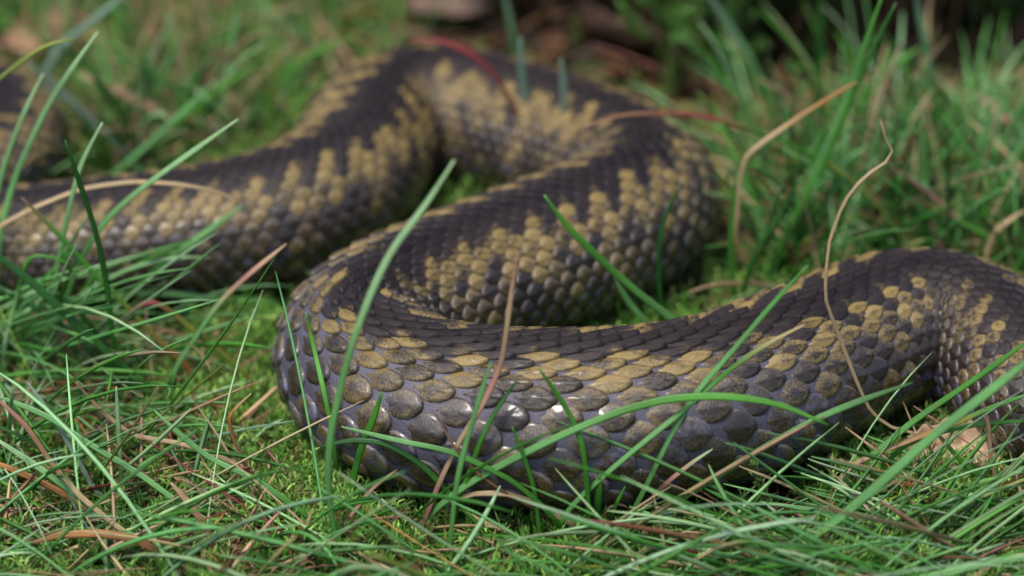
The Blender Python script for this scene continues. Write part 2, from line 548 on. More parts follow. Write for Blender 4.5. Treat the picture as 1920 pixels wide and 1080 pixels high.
# eyes
for sgn in (-1, 1):
    c0 = surf(np.array([0.010]), np.array([sgn * 1.15]), -0.0004)[0]
    a1 = np.linspace(0, math.pi, 9); a2 = np.arange(14) * 2 * math.pi / 14
    A1, A2 = np.meshgrid(a1, a2, indexing='ij')
    ve = 0.0016 * np.stack([np.sin(A1) * np.cos(A2), np.sin(A1) * np.sin(A2), np.cos(A1)], -1).reshape(-1, 3)
    I = np.arange(9 * 14).reshape(9, 14); J = np.roll(I, -1, 1)
    put('eye', mesh_from('eye', ve, [np.stack([I[:-1], I[1:], J[1:], J[:-1]], -1).reshape(-1, 4)], M['eye']), snake, c0 - SL)

body_xy = CP[::6, :2]; body_r = RAD[::6]
def clear_of_snake(x, y, k=0.8):
    d = np.full(len(x), 9.0)
    for a in range(0, len(x), 4000):
        q = np.stack([x[a:a + 4000], y[a:a + 4000]], -1)
        dd = np.linalg.norm(q[:, None] - body_xy[None], axis=2) - k * body_r[None]
        d[a:a + 4000] = dd.min(1)
    return d

# ------------------------------------------------------------------ blades
PAL = {'b': (0.120, 0.300, 0.090), 'w': (0.30, 0.47, 0.23), 'g': (0.052, 0.200, 0.020), 'd': (0.018, 0.090, 0.013), 'y': (0.22, 0.26, 0.035),
       's': (0.46, 0.33, 0.18), 'n': (0.20, 0.10, 0.048), 'r': (0.23, 0.035, 0.038), 'p': (0.38, 0.18, 0.14), 'o': (0.38, 0.17, 0.04),
       'u': (0.150, 0.225, 0.160), 'l': (0.085, 0.280, 0.032), 'k': (0.055, 0.030, 0.020)}

def tube(P, W, COL, sides=5, flat=0.6, ref=None, groove=False):
    """P (n,m,3) centre lines, W (n,m) half widths, COL (n,m,3)"""
    n, m, _ = P.shape
    T = np.gradient(P, axis=1)
    T /= np.linalg.norm(T, axis=2)[..., None] + 1e-12
    if ref is None:
        ref = rng.normal(size=(n, 1, 3))
    A = np.cross(T, ref + 0 * T); A /= np.linalg.norm(A, axis=2)[..., None] + 1e-12
    B = np.cross(T, A)
    an = np.arange(sides) * 2 * math.pi / sides
    ca = np.cos(an); sa = np.sin(an) * flat
    if groove:
        sa = np.where(sa > 0, sa * (1 - 1.1 * np.exp(-(ca / 0.35) ** 2)), sa)
    V = P[:, :, None] + W[:, :, None, None] * (ca[:, None] * A[:, :, None] + sa[:, None] * B[:, :, None])
    vein = np.random.default_rng(n + m).uniform(0.72, 1.28, (n, 1, sides, 1))
    cc = np.repeat(np.concatenate([COL, np.ones((n, m, 1))], 2)[:, :, None], sides, 2)
    cc[..., :3] *= vein
    I = np.arange(n * m * sides).reshape(n, m, sides)
    J = np.roll(I, -1, 2)
    Q = np.stack([I[:, :-1], J[:, :-1], J[:, 1:], I[:, 1:]], -1).reshape(-1, 4)
    caps = [I[:, -1].reshape(-1, sides), I[:, 0, ::-1].reshape(-1, sides)]
    return V.reshape(-1, 3), [Q] + caps, cc.reshape(-1, 4)

def blade_profile(t):
    return np.where(t < 0.82, 0.86 + 0.14 * np.sin(t * 3.0), (0.86 + 0.14 * math.sin(2.46)) * (1 - 0.72 * ((t - 0.82) / 0.18) ** 1.4))

def scatter(name, label, n, area, length, width, lean, heading, palette, seed, kind='stuff', seg=9, sides=4, clear=0.85, curl=1.0, mask=None):
    """a stand of loose blades: area = list of photo quads on the ground (x0,y0,x1,y1,weight)"""
    r = np.random.default_rng(seed)
    xs, ys = [], []
    wt = np.array([a[4] for a in area], float); wt /= wt.sum()
    for a, w_ in zip(area, wt):
        q = int(n * w_)
        px = r.uniform(a[0], a[2], q); py = r.uniform(a[1], a[3], q)
        for x_, y_ in zip(px, py):
            g_ = on_z(x_, y_, 0.0); xs.append(g_[0]); ys.append(g_[1])
    x = np.array(xs); y = np.array(ys)
    ok = clear_of_snake(x, y, clear) > 0
    x, y = x[ok], y[ok]
    n = len(x)
    z = gz(x, y) - 0.001
    Ln = r.uniform(length[0], length[1], n) * r.uniform(0.75, 1.25, n)
    ln = np.radians(r.uniform(lean[0], lean[1], n))
    hd = np.radians(r.normal(heading[0], heading[1], n) + np.where(r.random(n) < heading[2], 180, 0))
    cv = r.normal(0.5, 0.35, n) * curl
    side = r.normal(0, 0.35, n)
    t = np.linspace(0, 1, seg)
    th_ = ln[:, None] + cv[:, None] * t[None] ** 1.3
    th_ = np.minimum(th_, math.radians(97))
    az = hd[:, None] + side[:, None] * t[None]
    step = Ln[:, None] / (seg - 1)
    dx = np.sin(th_) * np.cos(az) * step; dy = np.sin(th_) * np.sin(az) * step; dz = np.cos(th_) * step
    Px = x[:, None] + np.cumsum(dx, 1) - dx; Py = y[:, None] + np.cumsum(dy, 1) - dy; Pz = z[:, None] + np.cumsum(dz, 1) - dz
    Pz = np.maximum(Pz, gz(Px, Py) + 0.0008)
    Pz[:, 0] = z
    P = np.stack([Px, Py, Pz], -1)
    # drop blades that would run through the snake
    bad = np.zeros(n, bool)
    b3 = CP[::14]; br = RAD[::14]
    for i in range(1, seg):
        for a in range(0, n, 2000):
            d = np.linalg.norm(P[a:a + 2000, None, i] - b3[None], axis=2) - br[None] * 1.02
            bad[a:a + 2000] |= d.min(1) < 0
    P = P[~bad]; n = len(P)
    W = (r.uniform(width[0], width[1], n)[:, None] * 0.5) * blade_profile(t)[None]
    keys = list(palette); pk = np.array([palette[q] for q in keys]); pk = pk / pk.sum()
    base = np.zeros((n, seg, 3))
    for i in range(n):
        kk = keys[r.choice(len(keys), p=pk)]
        c = np.array([PAL[q] for q in kk])
        tt = np.linspace(0, 1, len(c))
        cc = np.stack([np.interp(t, tt, c[:, q]) for q in range(3)], -1) if len(c) > 1 else np.repeat(c, seg, 0)
        base[i] = cc * r.uniform(0.65, 1.3) * (1 + r.normal(0, 0.06, 3))
    V, Fc, cc = tube(P, W, np.clip(base, 0.003, 0.9), sides)
    return tag(put(name, mesh_from(name, V, Fc, M['grass'], cc)), label, 'grass', kind=kind)

GREENS = {'db': 2, 'g': 2.5, 'gb': 4, 'b': 3.5, 'bw': 4.5, 'w': 3.0, 'u': .4, 'dg': 1.6, 'l': 1.2, 'gs': 1.0, 'gy': .7, 'gr': .3, 'gp': .4}
GREENS_BACK = {'d': 2, 'g': 2.5, 'dg': 2, 'l': 1.5, 'gb': 3, 'b': 3, 'bw': 1.5, 'gs': 1.4, 'gy': .8, 's': 1.2, 'p': .8, 'n': 1}
DEAD = {'s': 6, 'n': 2.5, 'sp': 2, 'p': 1.5, 'ns': 2, 'no': 1, 'r': .35}
# front left tangle of leaning blades
scatter('grass_tangle', 'tangle of green blades leaning over the moss beside the front bend of the snake', 480,
        [(-220, 640, 300, 1180, 4), (-220, 500, 140, 700, 2.0), (330, 980, 760, 1180, .8)], (0.018, 0.050), (0.00045, 0.00095), (35, 80), (-38, 34, 0.2),
        GREENS, 3)
scatter('grass_flattened', 'flattened green blades arching sideways over the moss below the belly of the snake', 760,
        [(1320, 1020, 2050, 1200, 4), (1600, 940, 2050, 1020, 1.5), (760, 1100, 1320, 1210, 1.0)], (0.020, 0.055), (0.00045, 0.0010), (52, 86), (8, 34, 0.45),
        GREENS, 4, curl=0.5)
scatter('dead_grass', 'dead straw and brown stems strewn flat across the moss', 2600,
        [(-220, 640, 420, 1180, 3.4), (420, 760, 760, 1180, 1), (760, 970, 2050, 1180, 2.0), (-150, -60, 700, 330, 2), (1350, 150, 2050, 480, 2.4), (480, 560, 640, 720, .3)],
        (0.008, 0.034), (0.00035, 0.0009), (58, 90), (-20, 60, 0.5), DEAD, 5, curl=0.3)
scatter('grass_behind', 'blurred green grass standing behind the snake and beside its coils', 1700,
        [(1400, 300, 2100, 560, 5.0), (100, -150, 800, 300, 1.0), (-250, 0, 200, 160, .6), (130, 250, 520, 330, .8)],
        (0.012, 0.040), (0.0005, 0.0011), (8, 66), (60, 70, 0.4), GREENS_BACK, 6)
scatter('leaf_litter', 'brown litter of dead bracken scraps covering bare soil behind the rear coil', 900,
        [(650, -260, 2100, 150, 4), (1180, 130, 1800, 250, 1.1)], (0.006, 0.022), (0.0012, 0.0032), (60, 90), (0, 90, 0.5),
        {'n': 4, 'k': 5, 'kn': 3, 'np': 1}, 9, seg=6, curl=.6)
scatter('undergrowth', 'tall dark grass and brown stems of the undergrowth far behind the snake', 2300,
        [(-700, -520, 2600, -60, 4), (1000, -110, 2100, 0, 1.6)], (0.04, 0.10), (0.0010, 0.0022), (2, 38), (80, 90, 0.5),
        {'d': 2, 'dg': 1.5, 'n': 4, 'nd': 2, 'g': .6}, 8, seg=7)

# ------------------------------------------------------------------ moss
def moss_bed(n, box, seed, hgt=(0.0025, 0.0085), leaves=22, leaf=(0.0018, 0.0036), patch=True):
    r = np.random.default_rng(seed)
    px = r.uniform(box[0], box[2], n); py = r.uniform(box[1], box[3], n)
    G = np.array([on_z(a, b, 0) for a, b in zip(px, py)])
    x, y = G[:, 0], G[:, 1]
    ok = clear_of_snake(x, y, 0.72) > 0
    if patch:
        f = np.sin(83 * x + 1.3) * np.cos(71 * y - .4) + 0.6 * np.sin(190 * x + 140 * y) + r.normal(0, .5, n)
        ok &= f > -0.5
    ok &= ~((py < 175 + 75 * np.exp(-((px - 1480) / 280) ** 2)) & (px > 800 + 60 * np.sin(py / 30)) & (r.random(n) < 0.93))
    x, y = x[ok], y[ok]; n = len(x)
    z = gz(x, y) - 0.0006
    H = r.uniform(hgt[0], hgt[1], n)
    lean = np.abs(r.normal(0, 0.5, n)); az = r.uniform(0, 2 * math.pi, n)
    ax = np.stack([np.sin(lean) * np.cos(az), np.sin(lean) * np.sin(az), np.cos(lean)], -1)
    k = np.arange(leaves)
    t = (k + 0.8) / leaves
    O = np.stack([x, y, z], -1)[:, None] + ax[:, None] * (H[:, None] * t[None])[..., None]
    la = k[None] * 2.4 + r.uniform(0, 6.28, n)[:, None] + r.normal(0, .3, (n, leaves))
    up = np.clip(r.normal(0.55, 0.3, (n, leaves)) + 0.5 * t[None] ** 2, -0.2, 1.4)
    D = np.stack([np.cos(la) * np.cos(up), np.sin(la) * np.cos(up), np.sin(up)], -1)
    Sd = np.stack([-np.sin(la), np.cos(la), 0 * la], -1)
    ll = r.uniform(leaf[0], leaf[1], (n, leaves)) * (1.0 - 0.35 * t[None])
    lw = ll * r.uniform(0.08, 0.14, (n, leaves))
    dn = np.array([0, 0, -1.0])
    v0 = O; v1 = O + D * (ll * .45)[..., None] + Sd * lw[..., None]
    v2 = O + D * ll[..., None] + dn * (ll * 0.18)[..., None]
    v3 = O + D * (ll * .45)[..., None] - Sd * lw[..., None]
    V = np.stack([v0, v1, v2, v3], 2).reshape(-1, 3)
    hue = r.random((n, 1)); br = r.uniform(0.5, 1.35, (n, leaves)) * r.uniform(0.6, 1.2, (n, 1))
    pal0 = np.array([0.075, 0.260, 0.020]); pal1 = np.array([0.400, 0.600, 0.140]); pal2 = np.array([0.20, 0.13, 0.05])
    c = pal0 + (pal1 - pal0) * (hue ** 1.5)[..., None]
    dead = (r.random((n, 1, 1)) < 0.12)
    c = np.where(dead, pal2, c) * br[..., None]
    c = np.broadcast_to(c, (n, leaves, 3))
    c4 = np.concatenate([c, np.ones((n, leaves, 1))], 2)
    c4 = np.repeat(c4[:, :, None], 4, 2).reshape(-1, 4)
    I = np.arange(len(V)).reshape(-1, 4)
    return V, I, c4

vs, fs, cs = [], [], []
o_ = 0
for args in ((9000, (-80, 560, 2000, 1140), 21), (3200, (380, 640, 1000, 1080), 22), (2600, (1000, 930, 1960, 1130), 24)):
    V, I, c = moss_bed(*args)
    vs.append(V); fs.append(I + o_); cs.append(c); o_ += len(V)
V, I, c = moss_bed(9000, (-900, -250, 2900, 1500), 29, (0.004, 0.009), 10, (0.0022, 0.0042))
vs.append(V); fs.append(I + o_); cs.append(c); o_ += len(V)
V, I, c = moss_bed(6500, (-80, -80, 2000, 600), 23, (0.004, 0.011), 16, (0.0016, 0.0030))
vs.append(V); fs.append(I + o_); cs.append(c)
tag(put('moss', mesh_from('moss', np.concatenate(vs), [np.concatenate(fs)], M['moss'], np.concatenate(cs), smooth=False)),
    'bright green moss carpeting the ground between the grass blades', 'moss', kind='stuff')

# ------------------------------------------------------------------ single blades and stems that can be told apart
# (photo points from tip to root, width in photo px, colours root to tip, photo y of the ground at the root, at the tip, kind, label)
B = [
 ([(183,60),(95,190),(30,330),(2,430)], 13, 'gbw', 610, 610, 'blade', 'tallest pale blade standing before the coil that shows only its bend'),
 ([(81,138),(45,212),(8,310),(-12,390)], 11, 'bbw', 600, 600, 'blade', 'silvery blade leaning across the dark stripe of the coil that shows only its bend'),
 ([(137,73),(90,84),(40,115),(-10,155),(-60,215)], 11, 'ddy', 620, 620, 'blade', 'dark green arching blade with yellow tip above the coil that shows only its bend'),
 ([(192,230),(152,310),(128,400),(108,500),(98,590),(95,650)], 11, 'bbw', 690, 690, 'blade', 'silvery upright blade with cut tip in front of the neck end of the snake'),
 ([(122,262),(145,330),(178,430),(198,520),(211,640),(216,740)], 12, 'gdd', 760, 760, 'blade', 'dark green upright blade curving past the silvery one before the neck end'),
 ([(405,152),(310,240),(250,295),(195,345),(180,370)], 11, 'gbb', 400, 400, 'blade', 'green blade leaning over the moss behind the dark stripe of the neck end'),
 ([(447,223),(360,285),(270,350),(200,412),(155,480),(120,580),(110,640)], 12, 'gbw', 680, 680, 'blade', 'long blue green blade slanting across the neck end with its tip above the moss'),
 ([(460,381),(400,357),(330,345),(250,341),(150,355),(60,391),(-10,430)], 9, 'sss', 660, 640, 'stem', 'pale straw stalk bowed over the dark stripe of the neck end'),
 ([(40,370),(110,440),(175,510),(235,572),(300,640),(380,722)], 11, 'royggn', 735, 700, 'blade', 'blade fading from brown tip through green to orange root before the neck end'),
 ([(455,385),(380,440),(300,500),(245,550),(170,615)], 14, 'ggb', 640, 600, 'blade', 'soft green blade laid along the flank of the neck end'),
 ([(360,450),(280,474),(190,505)], 10, 'gg', 640, 620, 'blade', 'short green blade pointing along the lower flank of the neck end'),
 ([(537,457),(470,512),(410,570),(362,640),(330,690),(318,745)], 11, 'bbbps', 760, 730, 'blade', 'slanting blade with dried straw tip beside the front bend'),
 ([(217,610),(245,585),(280,566),(340,600),(400,650),(450,692),(485,738)], 11, 'oyyyrr', 745, 745, 'blade', 'yellow blade folded over into a red tip'),
 ([(128,573),(220,554),(330,552),(420,562),(515,572)], 11, 'gbb', 600, 625, 'blade', 'blue green blade bridging low to the dark left side of the front bend'),
 ([(330,590),(400,580),(460,574),(515,570)], 12, 'gg', 600, 610, 'blade', 'short green blade tucked under the bridging blade by the front bend'),
 ([(-30,460),(60,530),(120,585),(190,650),(270,725),(300,760)], 17, 'gdd', 775, 730, 'blade', 'broad dark green blade running diagonally through the tangle'),
 ([(-30,525),(60,572),(130,622),(200,682),(240,722)], 12, 'ddd', 745, 700, 'blade', 'narrow dark green blade parallel below the broad diagonal one'),
 ([(0,628),(48,572),(88,549),(115,556),(155,592),(205,655),(255,715)], 11, 'ddb', 740, 700, 'blade', 'dark blade arched like a croquet hoop over the tangle'),
 ([(53,582),(90,610),(150,650),(210,690),(250,722)], 8, 'nnn', 735, 700, 'stem', 'thin red brown stem laid diagonally through the tangle'),
 ([(135,497),(95,482),(60,481),(40,520),(25,580),(10,640),(5,700)], 9, 'bwgg', 730, 730, 'blade', 'pale blade snapped to a sharp elbow before the neck end'),
 ([(852,300),(790,395),(738,465),(695,552),(662,640),(638,730),(621,810),(615,900),(624,980),(642,1072)], 15, 'gbbww', 1076, 1060, 'blade', 'very long pale blade rising across the front bend of the snake'),
 ([(573,585),(588,650),(603,715),(616,775),(626,835)], 10, 'gll', 900, 900, 'blade', 'short bright green blade standing against the front bend'),
 ([(716,735),(700,785),(681,830),(664,890)], 15, 'gg', 985, 985, 'blade', 'stubby green blade standing under the largest flank scales of the front bend'),
 ([(970,473),(956,570),(940,680),(910,750),(860,830),(820,915),(795,980),(785,1012)], 11, 'npspsp', 1015, 1010, 'stem', 'tall pinkish brown dry stem crossing the front coil'),
 ([(920,680),(892,770),(869,850),(855,915),(846,1000),(838,1072)], 11, 'gbb', 1074, 1060, 'blade', 'blue green blade rising close beside the pinkish brown dry stem'),
 ([(972,710),(930,770),(900,830),(880,885),(864,925)], 10, 'ggd', 1000, 1000, 'blade', 'dark green blade forking away from the pinkish brown dry stem'),
 ([(960,800),(980,850),(1000,912),(1010,985),(1014,1030)], 9, 'ggg', 1035, 1030, 'blade', 'slim green blade standing before the bluish scales of the front coil'),
 ([(1553,797),(1455,757),(1350,743),(1250,749),(1150,776),(1040,822),(940,872),(880,906),(825,948),(785,990)], 15, 'bbbgll', 1000, 1030, 'blade', 'thick glossy blade bowed in a long arc across the front coil'),
 ([(1515,497),(1440,580),(1370,662),(1310,732),(1250,832),(1202,930),(1168,1008)], 11, 'gbbg', 1010, 1000, 'blade', 'straight blue green blade crossing the zigzag of the front coil'),
 ([(1510,608),(1430,650),(1360,700),(1290,762),(1200,835),(1110,912),(1060,965)], 11, 'gbbgs', 1000, 1010, 'blade', 'straight blade with straw tip crossing the arched glossy blade'),
 ([(1712,717),(1620,749),(1530,786),(1430,841),(1340,896),(1260,946),(1212,985)], 13, 'bgbd', 995, 1015, 'blade', 'dark blue green blade lying along the lower right flank of the front coil'),
 ([(1336,842),(1300,866),(1250,905),(1215,940),(1195,968)], 9, 'nnpw', 1005, 1005, 'stem', 'short pinkish stub with whitish tip leaning on the front coil'),
 ([(1010,690),(1045,740),(1070,780),(1090,830),(1100,900),(1105,985)], 11, 'ggg', 1020, 1020, 'blade', 'soft green blade leaning back from the middle of the front coil'),
 ([(1652,228),(1662,262),(1676,290),(1625,328),(1582,380),(1556,450),(1548,560),(1570,622),(1600,700),(1632,770),(1665,799),(1725,815)], 7, 'nsssss', 905, 905, 'stem', 'long thin straw stalk with two kinks standing before the snake'),
 ([(1640,137),(1580,168),(1500,218),(1432,265),(1400,292),(1386,340),(1380,420),(1374,480)], 9, 'nnssson', 560, 560, 'stem', 'dry straw leaf bent over at a knee behind the front coil'),
 ([(1680,5),(1642,80),(1604,165),(1562,270),(1520,350),(1480,425),(1440,515)], 11, 'ggd', 560, 560, 'blade', 'tall green blade with a tiny yellow tip behind the front coil'),
 ([(1655,-10),(1620,90),(1590,180),(1542,290),(1500,390),(1450,495)], 14, 'bbg', 545, 545, 'blade', 'tall blue grey blade standing next to the one with a tiny yellow tip'),
 ([(1381,325),(1373,400),(1371,490),(1380,580)], 11, 'dgg', 610, 610, 'blade', 'upright green blade beside the rounded end of the middle coil'),
 ([(1500,330),(1452,420),(1412,485),(1390,580)], 11, 'ddd', 610, 610, 'blade', 'dark leaning blade beside the rounded end of the middle coil'),
 ([(1710,308),(1640,312),(1575,345),(1520,420),(1478,480)], 9, 'ddd', 540, 540, 'blade', 'dark blade bending over level behind the long kinked straw stalk'),
 ([(1080,245),(1150,219),(1215,213),(1300,215),(1400,240),(1480,271),(1560,318)], 10, 'bgggrnn', 480, 555, 'blade', 'green blade turning red then brown, bowed over the rounded end of the middle coil'),
 ([(975,70),(980,150),(990,220),(1000,290),(1008,330)], 18, 'uuu', 395, 395, 'blade', 'blurred grey blade standing in the gap between the rear coils'),
 ([(1052,110),(1058,180),(1055,240),(1045,310)], 16, 'guu', 420, 420, 'blade', 'shorter blurred grey blade standing in the gap between the rear coils'),
 ([(945,-20),(958,50),(970,120),(985,200)], 15, 'ggu', 260, 260, 'blade', 'blurred green blade standing behind the rear coil, rising past the grey ones'),
 ([(770,78),(830,78),(885,102),(925,138),(958,190),(982,250),(990,310)], 12, 'nnnrr', 405, 405, 'stem', 'bright red stem bowed over the back of the rear coil'),
 ([(1020,365),(1062,422),(1130,490),(1200,552),(1262,602),(1280,622)], 14, 'bbgl', 735, 735, 'blade', 'green blade leaning on the flank of the middle coil'),
 ([(1150,515),(1180,568),(1215,610)], 12, 'bb', 735, 735, 'blade', 'short blade beneath the one leaning on the middle coil'),
 ([(1275,348),(1246,410),(1235,480),(1238,550)], 9, 'ddd', 690, 690, 'blade', 'thin dark blade standing before the rounded end of the middle coil'),
 ([(1940,630),(1800,730),(1700,800),(1640,850),(1585,893)], 12, 'bbgg', 960, 960, 'blade', 'long blue green blade reaching up to the tail end across the crease'),
 ([(1960,650),(1873,720),(1747,820),(1680,880),(1580,967),(1480,1037),(1430,1075)], 19, 'gbbb', 1080, 1080, 'blade', 'broad soft blade reaching past the dead leaf toward the tail end'),
 ([(1940,735),(1850,768),(1795,792),(1720,820),(1640,852),(1600,872)], 11, 'sssogg', 960, 960, 'blade', 'blade changing from straw root through orange to green near the dead leaf'),
 ([(1940,788),(1840,795),(1770,808),(1690,840)], 10, 'ggg', 955, 955, 'blade', 'level green blade just above the dead leaf'),
 ([(1843,752),(1854,800),(1858,860),(1871,912)], 8, 'ssp', 960, 960, 'stem', 'thin straw stub standing in front of the dead leaf'),
 ([(1582,968),(1640,926),(1672,905),(1705,910),(1780,925),(1860,935),(1940,950)], 11, 'ggyorp', 985, 985, 'blade', 'blade with crimson end folded down over the flattened grass'),
 ([(1735,790),(1765,822),(1800,862),(1835,892),(1880,917),(1935,950)], 9, 'rpggs', 970, 955, 'blade', 'reddish blade slanting in front of the dead leaf'),
 ([(782,985),(830,946),(890,926),(950,926),(1010,946),(1060,977),(1107,1003)], 11, 'nsssw', 1010, 1010, 'stem', 'pale tan stem arched low below the belly of the front coil'),
 ([(640,800),(700,815),(760,829),(840,846),(900,871),(960,902),(1010,943),(1062,1003)], 11, 'gggbb', 1015, 985, 'blade', 'green blade arched from the moss under the front bend'),
 ([(600,838),(660,826),(720,832),(790,872),(840,922),(890,975),(945,1025)], 11, 'ggdd', 1035, 985, 'blade', 'dark green arched blade beneath the other arched one under the front bend'),
 ([(813,770),(855,842),(900,891),(960,931),(1030,972)], 5, 'nnn', 1005, 1005, 'stem', 'hair thin brown stalk slanting down across the front coil'),
 ([(1068,968),(1083,946),(1102,938),(1107,951),(1096,977),(1078,995)], 5, 'nnnn', 1000, 1000, 'stem', 'tiny brown tendril curled into a loop under the front coil'),
 ([(1172,912),(1156,944),(1143,980)], 8, 'gl', 1000, 1000, 'blade', 'very short green blade standing by the brown dropping'),
 ([(1125,890),(1122,930),(1118,985)], 15, 'dg', 1010, 1010, 'blade', 'blurry upright green stub before the lowest scales of the front coil'),
 ([(1185,957),(1165,946),(1145,950),(1128,972)], 5, 'nsn', 990, 990, 'stem', 'tiny brown tendril hooked beside the brown dropping'),
 ([(-20,738),(90,782),(180,840),(260,888),(340,945),(420,1010)], 12, 'gbbb', 1030, 900, 'blade', 'long blue green blade slanting down the tangle over dead stems'),
 ([(-20,735),(50,800),(92,862),(150,930),(200,972),(280,1032),(335,1085)], 11, 'nssnp', 1085, 960, 'stem', 'long tan stem slanting steeply down the tangle'),
 ([(-20,815),(80,882),(160,942),(240,1002),(300,1050)], 13, 'gbbw', 1060, 960, 'blade', 'pale green blade below the long tan stem in the tangle'),
 ([(-20,862),(60,896),(112,922),(170,965)], 13, 'sooo', 990, 950, 'stem', 'orange tan dead blade lying beside the pale green one in the tangle'),
 ([(60,1018),(110,1004),(180,1000),(250,1010),(310,1042),(370,1095)], 16, 'nnon', 1095, 1085, 'stem', 'thick red brown dead blade bowed over the tangle'),
 ([(320,905),(360,950),(390,1000),(410,1050),(432,1090)], 13, 'rrps', 1090, 1050, 'stem', 'rosy dead stem slanting down through the tangle'),
 ([(290,770),(400,862),(480,900),(570,962),(650,1040)], 12, 'ggbb', 1050, 960, 'blade', 'long green blade lying from the tangle out onto the open moss'),
 ([(140,715),(190,770),(250,816),(330,830),(400,851),(470,882),(532,908)], 9, 'pssssn', 925, 880, 'stem', 'long cream dead stem lying across the moss below the tangle'),
 ([(471,738),(430,781),(441,832),(465,882),(478,910)], 8, 'rrpos', 925, 925, 'stem', 'small brown stem bent at a knee standing in the moss'),
 ([(533,785),(500,801),(470,832),(460,850)], 6, 'ww', 865, 855, 'stem', 'tiny whitish dry blade poking out of the moss'),
 ([(585,955),(570,1000),(553,1055)], 9, 'ss', 1060, 1060, 'stem', 'short straw stub standing in the moss beside the very long pale blade'),
 ([(745,880),(700,915),(665,958),(620,1010),(560,1075)], 9, 'npnn', 1080, 1000, 'stem', 'brown twig lying on the moss in front of the front bend'),
 ([(218,725),(224,830),(230,925)], 10, 'bw', 950, 950, 'blade', 'pale upright blade in the middle of the tangle'),
 ([(50,715),(110,800),(150,870),(182,922),(225,965)], 11, 'guuu', 975, 900, 'blade', 'grey blue blade slanting under the long tan stem in the tangle'),
 ([(240,-15),(165,45),(112,90),(85,140)], 17, 'uuu', 300, 300, 'blade', 'wide blurred grey blade above the coil that shows only its bend'),
 ([(40,105),(130,188),(210,262),(265,325)], 14, 'buu', 345, 345, 'blade', 'wide blurred grey green blade lying on the moss behind the neck end'),
 ([(150,140),(200,160),(300,210),(430,245)], 16, 'nps', 300, 270, 'stem', 'blurred brown stem lying on the moss behind the neck end'),
 ([(1320,-20),(1400,100),(1440,170),(1470,225)], 15, 'gbu', 300, 300, 'blade', 'wide blurred grey blade leaning in front of the heather'),
 ([(1715,-20),(1738,100),(1752,190),(1758,235)], 14, 'gbu', 330, 330, 'blade', 'upright blurred grey blade standing in front of dark undergrowth'),
 ([(1540,-20),(1536,130),(1530,250)], 16, 'gdd', 300, 300, 'blade', 'upright blurred dark green blade among the heather sprigs'),
 ([(1712,203),(1694,285),(1682,365)], 16, 'gbb', 400, 400, 'blade', 'short blurred blue green blade behind the long kinked straw stalk'),
 ([(1855,190),(1832,340),(1792,452)], 15, 'gbb', 470, 470, 'blade', 'blurred blue green blade rising behind the tail end'),
 ([(1832,175),(1880,218),(1945,262)], 15, 'spp', 380, 340, 'stem', 'blurred tan stem slanting above the tail end'),
 ([(1725,90),(1645,150),(1600,230),(1585,260)], 17, 'ggg', 330, 330, 'blade', 'wide blurred green blade leaning before dark undergrowth'),
 ([(1920,395),(1870,430),(1840,500)], 12, 'ss', 560, 560, 'stem', 'straw stub standing behind the back of the tail end'),
]
